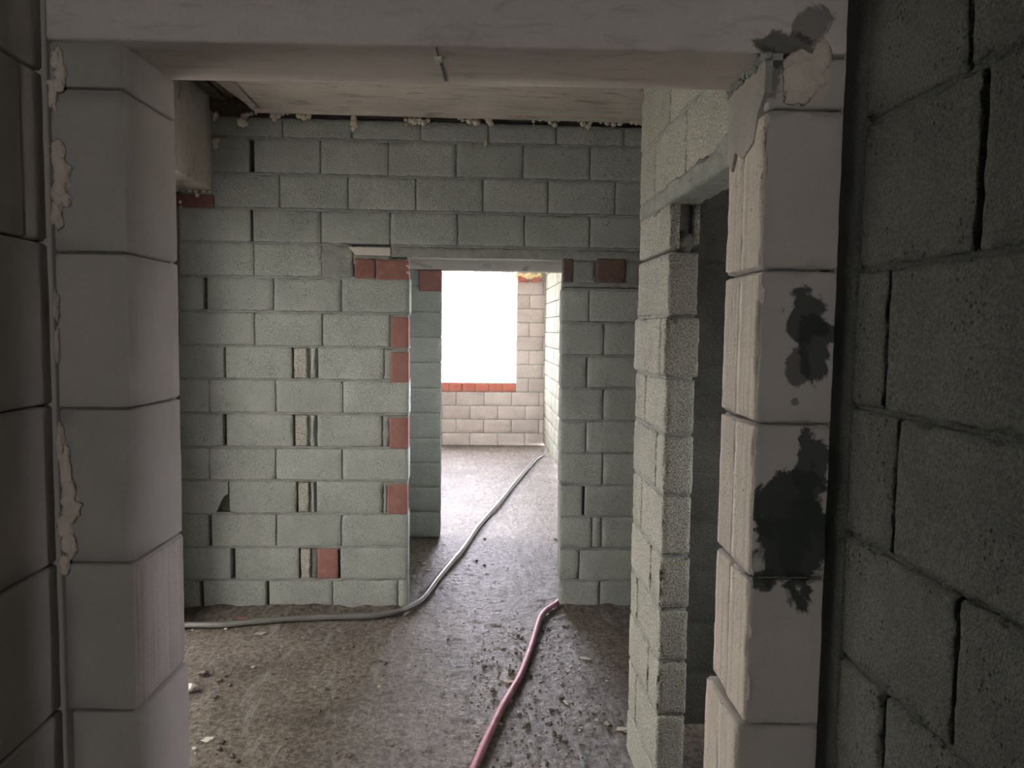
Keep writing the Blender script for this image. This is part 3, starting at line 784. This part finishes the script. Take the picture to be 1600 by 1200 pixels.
# foam and mortar in the corner joint between the left wall and the pillar
fo = MB()
def corner(pts_, tint=1.):
    for (x, y, rx, rz) in pts_:
        u, z = PN(x, y); p = NEAR(u, z, -.001); fo.lump(p, 1, sub=3, amp=.28, fq=1.8, squash=(rx/985., .008, rz/985.), tint=tint)
corner([(90, 92, 8, 16), (96, 118, 9, 18), (88, 135, 12, 12), (84, 150, 6, 22)])
corner([(92, 245, 10, 22), (99, 270, 13, 22), (94, 300, 12, 22), (102, 312, 12, 12), (90, 335, 8, 22)], .9)
corner([(90, 480, 4, 26), (91, 540, 4, 26)], .8)
corner([(96, 690, 7, 30), (103, 730, 10, 32), (110, 772, 14, 26), (114, 795, 15, 20), (104, 822, 12, 24), (110, 850, 11, 22), (102, 880, 8, 18)], .95)
fo.build('foam_seam', M['foam_old'], parent=pl, label='dried foam oozing from the corner joint')

cr = MB()
def ycr(x, y): return PX(x, y, X_CR).y
def zcr(y, x=1310): return PX(x, y, X_CR).z
zz = [zcr(y) for y in (1020, 826, 630, 428, 215)]
zz = [0, zz[0]-.6, zz[0]-.4, zz[0]-.2] + zz + [zz[-1]+.2, zz[-1]+.4, zz[-1]+.6, Z_CEIL]
zz = sorted([z for z in zz if 0 <= z <= Z_CEIL])
base = zz.index(min(zz, key=lambda z: abs(z - zcr(1020))))
jr = {base+3: ycr(1530, 250), base+2: ycr(1384, 540), base+1: ycr(1397, 760), base: ycr(1487, 1080), base-1: ycr(1376, 1150)}
gapr = {base+3: .012}
for i in range(len(zz)-1):
    if zz[i+1]-zz[i] < .03: continue
    j0 = jr.get(i, .3 if i % 2 else .5)
    e = [Y_NEAR+.03]; y = j0
    while y > -4: e.append(y); y -= .4
    y = j0 + .4
    while y < Y_NEAR-.04: e.append(y); y += .4
    e = sorted(e + [-4.0])
    gp = gapr.get(i, .005)
    for q in range(len(e)-1):
        if e[q+1]-e[q] < .03: continue
        near = e[q+1] > .1
        cr.rbox(CR, e[q]+gp/2, e[q+1]-gp/2, zz[i]+.004, zz[i+1]-.004, random.uniform(0, .003), .19, r=.005, seg=.014 if near else .3, amp=.0022, fq=55, mat=0, tint=random.uniform(.92, 1.05), chip=2.)
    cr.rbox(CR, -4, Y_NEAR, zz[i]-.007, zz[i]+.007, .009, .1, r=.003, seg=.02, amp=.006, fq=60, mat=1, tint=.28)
cr.box((X_CR+.03, -4, 0), (X_CR+.18, Y_NEAR, Z_CEIL), mat=2)
# darker strip along the corner
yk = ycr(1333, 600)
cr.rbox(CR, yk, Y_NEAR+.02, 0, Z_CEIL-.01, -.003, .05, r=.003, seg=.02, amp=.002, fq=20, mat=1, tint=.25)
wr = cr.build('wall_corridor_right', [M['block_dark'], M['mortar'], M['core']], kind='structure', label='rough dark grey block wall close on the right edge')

bk = MB()
bond(bk, BK, X_CL-.2, X_CR+.2, 0, Z_CEIL, w1=.2, seg=.3, openings=[FILL_B], strips=False)
bk.build('wall_back', WM, kind='structure', label='block wall with a small fill light opening at the end of the corridor behind')

# ------------------------------------------------------------------ hoses
def hose(name, pts, r, mat, label, cat):
    # smooth path with real thickness
    P_ = [Vector(p) for p in pts]; path = []
    def cr_(p0, p1, p2, p3, t):
        return .5*((2*p1) + (-p0+p2)*t + (2*p0-5*p1+4*p2-p3)*t*t + (-p0+3*p1-3*p2+p3)*t*t*t)
    Q = [P_[0]*2-P_[1]] + P_ + [P_[-1]*2-P_[-2]]
    for i in range(len(P_)-1):
        n_ = max(3, int((P_[i+1]-P_[i]).length/.03))
        for k in range(n_): path.append(cr_(Q[i], Q[i+1], Q[i+2], Q[i+3], k/n_))
    path.append(P_[-1])
    b = MB(); S = 14
    for i, p in enumerate(path):
        d = (path[min(i+1, len(path)-1)] - path[max(i-1, 0)]).normalized()
        s = d.cross(Vector((0, 0, 1))).normalized(); u = s.cross(d)
        for k in range(S):
            a = 2*math.pi*k/S; b.v.append(p + s*math.cos(a)*r*1.08 + u*math.sin(a)*r*.92)
        if i:
            for k in range(S):
                q = (i-1)*S; k2 = (k+1) % S
                b.f.append((q+k, q+k2, q+S+k2, q+S+k)); b.m.append(0); b.t.append((1,)*3)
    b.f.append(tuple(range(S))); b.m.append(0); b.t.append((1,)*3)
    b.f.append(tuple(range(len(path)*S-S, len(path)*S))); b.m.append(0); b.t.append((1,)*3)
    return b.build(name, mat, label=label, category=cat)

def gp(x, y, h): p = PZ(x, y, h); return Vector((p.x, p.y, h + floor_z(p.x, p.y)*.8 + .002))
M['hose_grey'] = material('grey_hose', (.13, .13, .127), rough=.36, var=.12, var_scale=20, speck=.08, bump=.15, bump_dist=.001, spec=.5)
M['hose_red'] = material('pink_hose', (.50, .21, .29), rough=.5, var=.12, var_scale=20, speck=.06, bump=.1, bump_dist=.001, spec=.6, smear=((.55, .46, .47), .7, 7))
gh = [(230, 981), (290, 977.5), (350, 977), (400, 973), (460, 968), (520, 965), (580, 963.5), (620, 957.5), (645, 946), (662, 933), (682, 907), (702, 883), (725, 856), (745, 826), (765, 802), (785, 780), (806, 754), (825, 731), (838, 717), (846, 712)]
hose('hose', [gp(x, y, .019) for x, y in gh], .0185, M['hose_grey'], 'grey hose running from the left wall through the doorway to the far room', 'hose')
rh = [(905, 935), (885, 939), (868, 944), (855, 952), (845, 964), (838, 984), (832, 1005), (823, 1030), (812, 1058), (799, 1080), (785, 1105), (770, 1135), (757, 1163), (745, 1190), (728, 1230), (700, 1300)]
rpts = [gp(x, y, .016) for x, y in rh]
rpts[0] = Vector((rpts[2].x+.28, Y_FAR+.26, .02)); rpts[1] = Vector((rpts[2].x+.10, Y_FAR+.17, .018))
rpts = [Vector((1.0, Y_FAR+.45, .02))] + rpts
hose('hose', rpts, .0155, M['hose_red'], 'pinkish red hose curling from the right door edge toward the viewer', 'hose')

HOSE_PTS = []
for pts_ in ([gp(x, y, .019) for x, y in gh], rpts):
    for i in range(len(pts_)-1):
        for k in range(8): HOSE_PTS.append(pts_[i].lerp(pts_[i+1], k/8))
# ------------------------------------------------------------------ rubble
M['chip_light'] = material('pale_chip', (.58, .55, .50), speck=.12, bump=.4, bump_dist=.002)
M['chip_grey'] = material('grey_chip', (.30, .28, .26), speck=.2, bump=.5, bump_dist=.002)
M['chip_dark'] = material('dark_stone', (.12, .105, .09), speck=.2, bump=.5, bump_dist=.002)
M['chip_red'] = material('brick_chip', (.16, .085, .07), speck=.12, bump=.4, bump_dist=.002)
def chip(name, x, y, wpx, kind, label, cat, group=None, flat=.5, elong=1., rot=None):
    p = PZ(x, y, 0); r = wpx/2 * p.y / F
    b = MB(); b.lump((0, 0, 0), r, sub=2 if wpx < 10 else 3, amp=.28, fq=1.3, squash=(elong, 1/elong**.5, flat))
    # flatten facets so it reads as broken masonry
    b.v = [Vector((round(v.x/r*2.6)/2.6*r*.5+v.x*.5, round(v.y/r*2.6)/2.6*r*.5+v.y*.5, v.z)) for v in b.v]
    zmin = min(v.z for v in b.v)
    o = b.build(name, M[kind], smooth=False)
    o.location = (p.x, p.y, floor_z(p.x, p.y) - zmin - r*flat*.22)
    o.rotation_euler = (0, 0, random.uniform(0, 6.3) if rot is None else rot)
    o['label'] = label; o['category'] = cat
    if group: o['group'] = group
    return o
chip('mortar_chunk', 297, 1082, 19, 'chip_light', 'whitish chunk of mortar on the floor against the left jamb', 'rubble', flat=.7)
chip('stone', 317, 1057, 14, 'chip_dark', 'largest dark stone, just behind the whitish chunk by the left jamb', 'stone')
chip('stone', 343, 1065, 8, 'chip_dark', 'small dark stone right of the largest dark stone by the left jamb', 'stone')
chip('stone', 337, 1092, 10, 'chip_dark', 'dark stone just right of and in front of the whitish mortar chunk', 'stone')
chip('flat_chip', 325, 1157, 15, 'chip_light', 'pale flat chip near the bottom of the left jamb', 'rubble', flat=.25, elong=1.2, rot=.2)
chip('stone', 346, 1160, 11, 'chip_dark', 'dark stone right beside the pale flat chip low by the left jamb', 'stone')
chip('flat_chip', 407, 993, 12, 'chip_grey', 'flat grey chip in front of the grey hose near the left corner', 'rubble', flat=.25, elong=1.5, rot=.3)
chip('brick_splinter', 378, 968, 13, 'chip_red', 'long reddish splinter behind the grey hose at the wall foot', 'splinter', flat=.15, elong=1.8, rot=.05)
chip('stone', 397, 1046, 8, 'chip_grey', 'single grey stone on the brown floor left of centre', 'stone')
chip('stone', 510, 1078, 8, 'chip_dark', 'lone dark stone near the edge of the lit floor strip', 'stone')
chip('flat_chip', 976, 1140, 16, 'chip_light', 'whitish flat chip against the foot of the rough block pier', 'rubble', flat=.25, elong=1.4, rot=-.3)
chip('flat_chip', 915, 1030, 12, 'chip_light', 'pale elongated chip at the edge of the door shadow on the right', 'rubble', flat=.25, elong=1.4, rot=-.4)
chip('stone', 799, 1050, 11, 'chip_dark', 'dark square stone just left of the red hose midway', 'stone')
chip('flat_chip', 795, 1066, 12, 'chip_light', 'pale sliver touching the red hose midway, left side', 'rubble', flat=.3, elong=1.5, rot=-.5)
chip('flat_chip', 783, 1133, 9, 'chip_light', 'white chip just right of the red hose low down', 'rubble', flat=.4)
chip('stone', 823, 1134, 11, 'chip_dark', 'dark angular stone right of the white chip beside the red hose', 'stone')
chip('flat_chip', 886, 1099, 11, 'chip_light', 'pale upright-lying sliver in the middle of the right floor', 'rubble', flat=.3, elong=1.6, rot=1.9)
chip('stone', 878, 1092, 9, 'chip_dark', 'dark stone touching the pale sliver on the right floor', 'stone')
chip('stone', 950, 1133, 12, 'chip_grey', 'grey stone left of the whitish chip by the pier foot', 'stone')
chip('flat_chip', 780, 976, 9, 'chip_light', 'pale chip left of the top bend of the red hose', 'rubble', flat=.4)
chip('flat_chip', 786, 1014, 9, 'chip_light', 'pale chip left of the red hose below its bend', 'rubble', flat=.4)
small = {'light': [(353, 985, 5), (303, 1170, 9), (592, 1073, 6), (798, 1095, 8), (811, 1115, 8), (948, 1066, 5), (662, 882, 6), (668, 892, 6), (882, 976, 8), (848, 1120, 6), (779, 1066, 6), (301, 986, 6), (757, 843, 6)],
         'dark': [(353, 1059, 7), (359, 1071, 8), (343, 1172, 9), (363, 1183, 9), (372, 1190, 9), (551, 1012, 8), (595, 1034, 6), (603, 1038, 7), (548, 1184, 9), (500, 1114, 6), (757, 1042, 8), (829, 1057, 7), (848, 987, 5), (809, 994, 6), (815, 998, 6), (862, 1110, 8),
                  (875, 1153, 8), (884, 1159, 9), (860, 1130, 7), (866, 1147, 8), (742, 1058, 5), (770, 1080, 9), (806, 1022, 6), (927, 1117, 6), (907, 1163, 5), (745, 877, 5), (757, 885, 5), (700, 1000, 5), (655, 878, 5), (868, 845, 6)]}
ORD = ['first', 'second', 'third', 'fourth', 'fifth', 'sixth', 'seventh', 'eighth', 'ninth', 'tenth', 'eleventh', 'twelfth', 'thirteenth', 'fourteenth', 'fifteenth', 'sixteenth', 'seventeenth']
def zone(x, y):
    if y < 940: return 'beyond the doorway'
    if x < 400: return 'by the left jamb'
    hx = np.interp(y, [q[1] for q in rh], [q[0] for q in rh])
    return 'midway between left jamb and red hose' if x < hx else 'right of the red hose'
for tone, name_, mat_, adj, cat_, grp, fl in (('light', 'flat_chip', 'chip_light', 'tiny pale chip', 'rubble', 'tiny pale chips on the floor', .45), ('dark', 'stone', 'chip_dark', 'tiny dark stone', 'stone', 'tiny dark stones on the floor', .6)):
    count = {}
    for x, y, s_ in sorted(small[tone], key=lambda q: q[1]):
        zn = zone(x, y); k = count.get(zn, 0); count[zn] = k+1
        chip(name_, x, y, s_, mat_, f'{adj} {zn}, {ORD[k]} from the far end', cat_, grp, flat=fl)
# fine grit: nobody could count it
gr = MB(); rnd = random.Random(3)
for i in range(1500):
    x = rnd.uniform(-1.6, .9); y = 2.6 + 3.4*rnd.random()**1.3
    if rnd.random() < .35: x = rnd.uniform(.0, .62); y = rnd.uniform(2.8, 4.3)
    if x > .55 and y < 3.1: continue
    if math.hypot(x+1.42, y-3.5) < .35 and x < -1.2: continue
    if min(math.hypot(x-q.x, y-q.y) for q in HOSE_PTS) < .03: continue
    if y > Y_FAR-.05 and not (XD0+.05 < x < XD1-.05): continue
    r = rnd.uniform(.002, .0055)
    gr.lump((x, y, floor_z(x, y)+r*.3), r, sub=1, amp=.4, fq=1.4, tint=rnd.choice([.35, .45, .6, 1.5]), squash=(1.2, 1, .7))
gr.build('grit', M['chip_grey'], smooth=False, kind='stuff', label='fine grit and crumbs scattered over the concrete floor', category='grit')

nb = MB(); nb.box((-5.6, -6, -1.3), (-5.3, 6.2, 5.2), tint=1)  # added unseen wall, dims and warms the light through the left opening
nb.build('added_screen_wall', material('screen_wall_pale', (.42, .405, .36), speck=.05), smooth=False, kind='structure', label='unseen pale wall added to dim and warm the side door light')
# ------------------------------------------------------------------ outside: pale sunlit ground under a white sky
gm = MB(); gm.box((-80, -60, -1.4), (80, 120, -1.2), tint=1)
gm.build('ground', material('pale_ground', (.5, .48, .42), speck=.1), smooth=False, kind='structure', label='pale overexposed ground outside the far window')
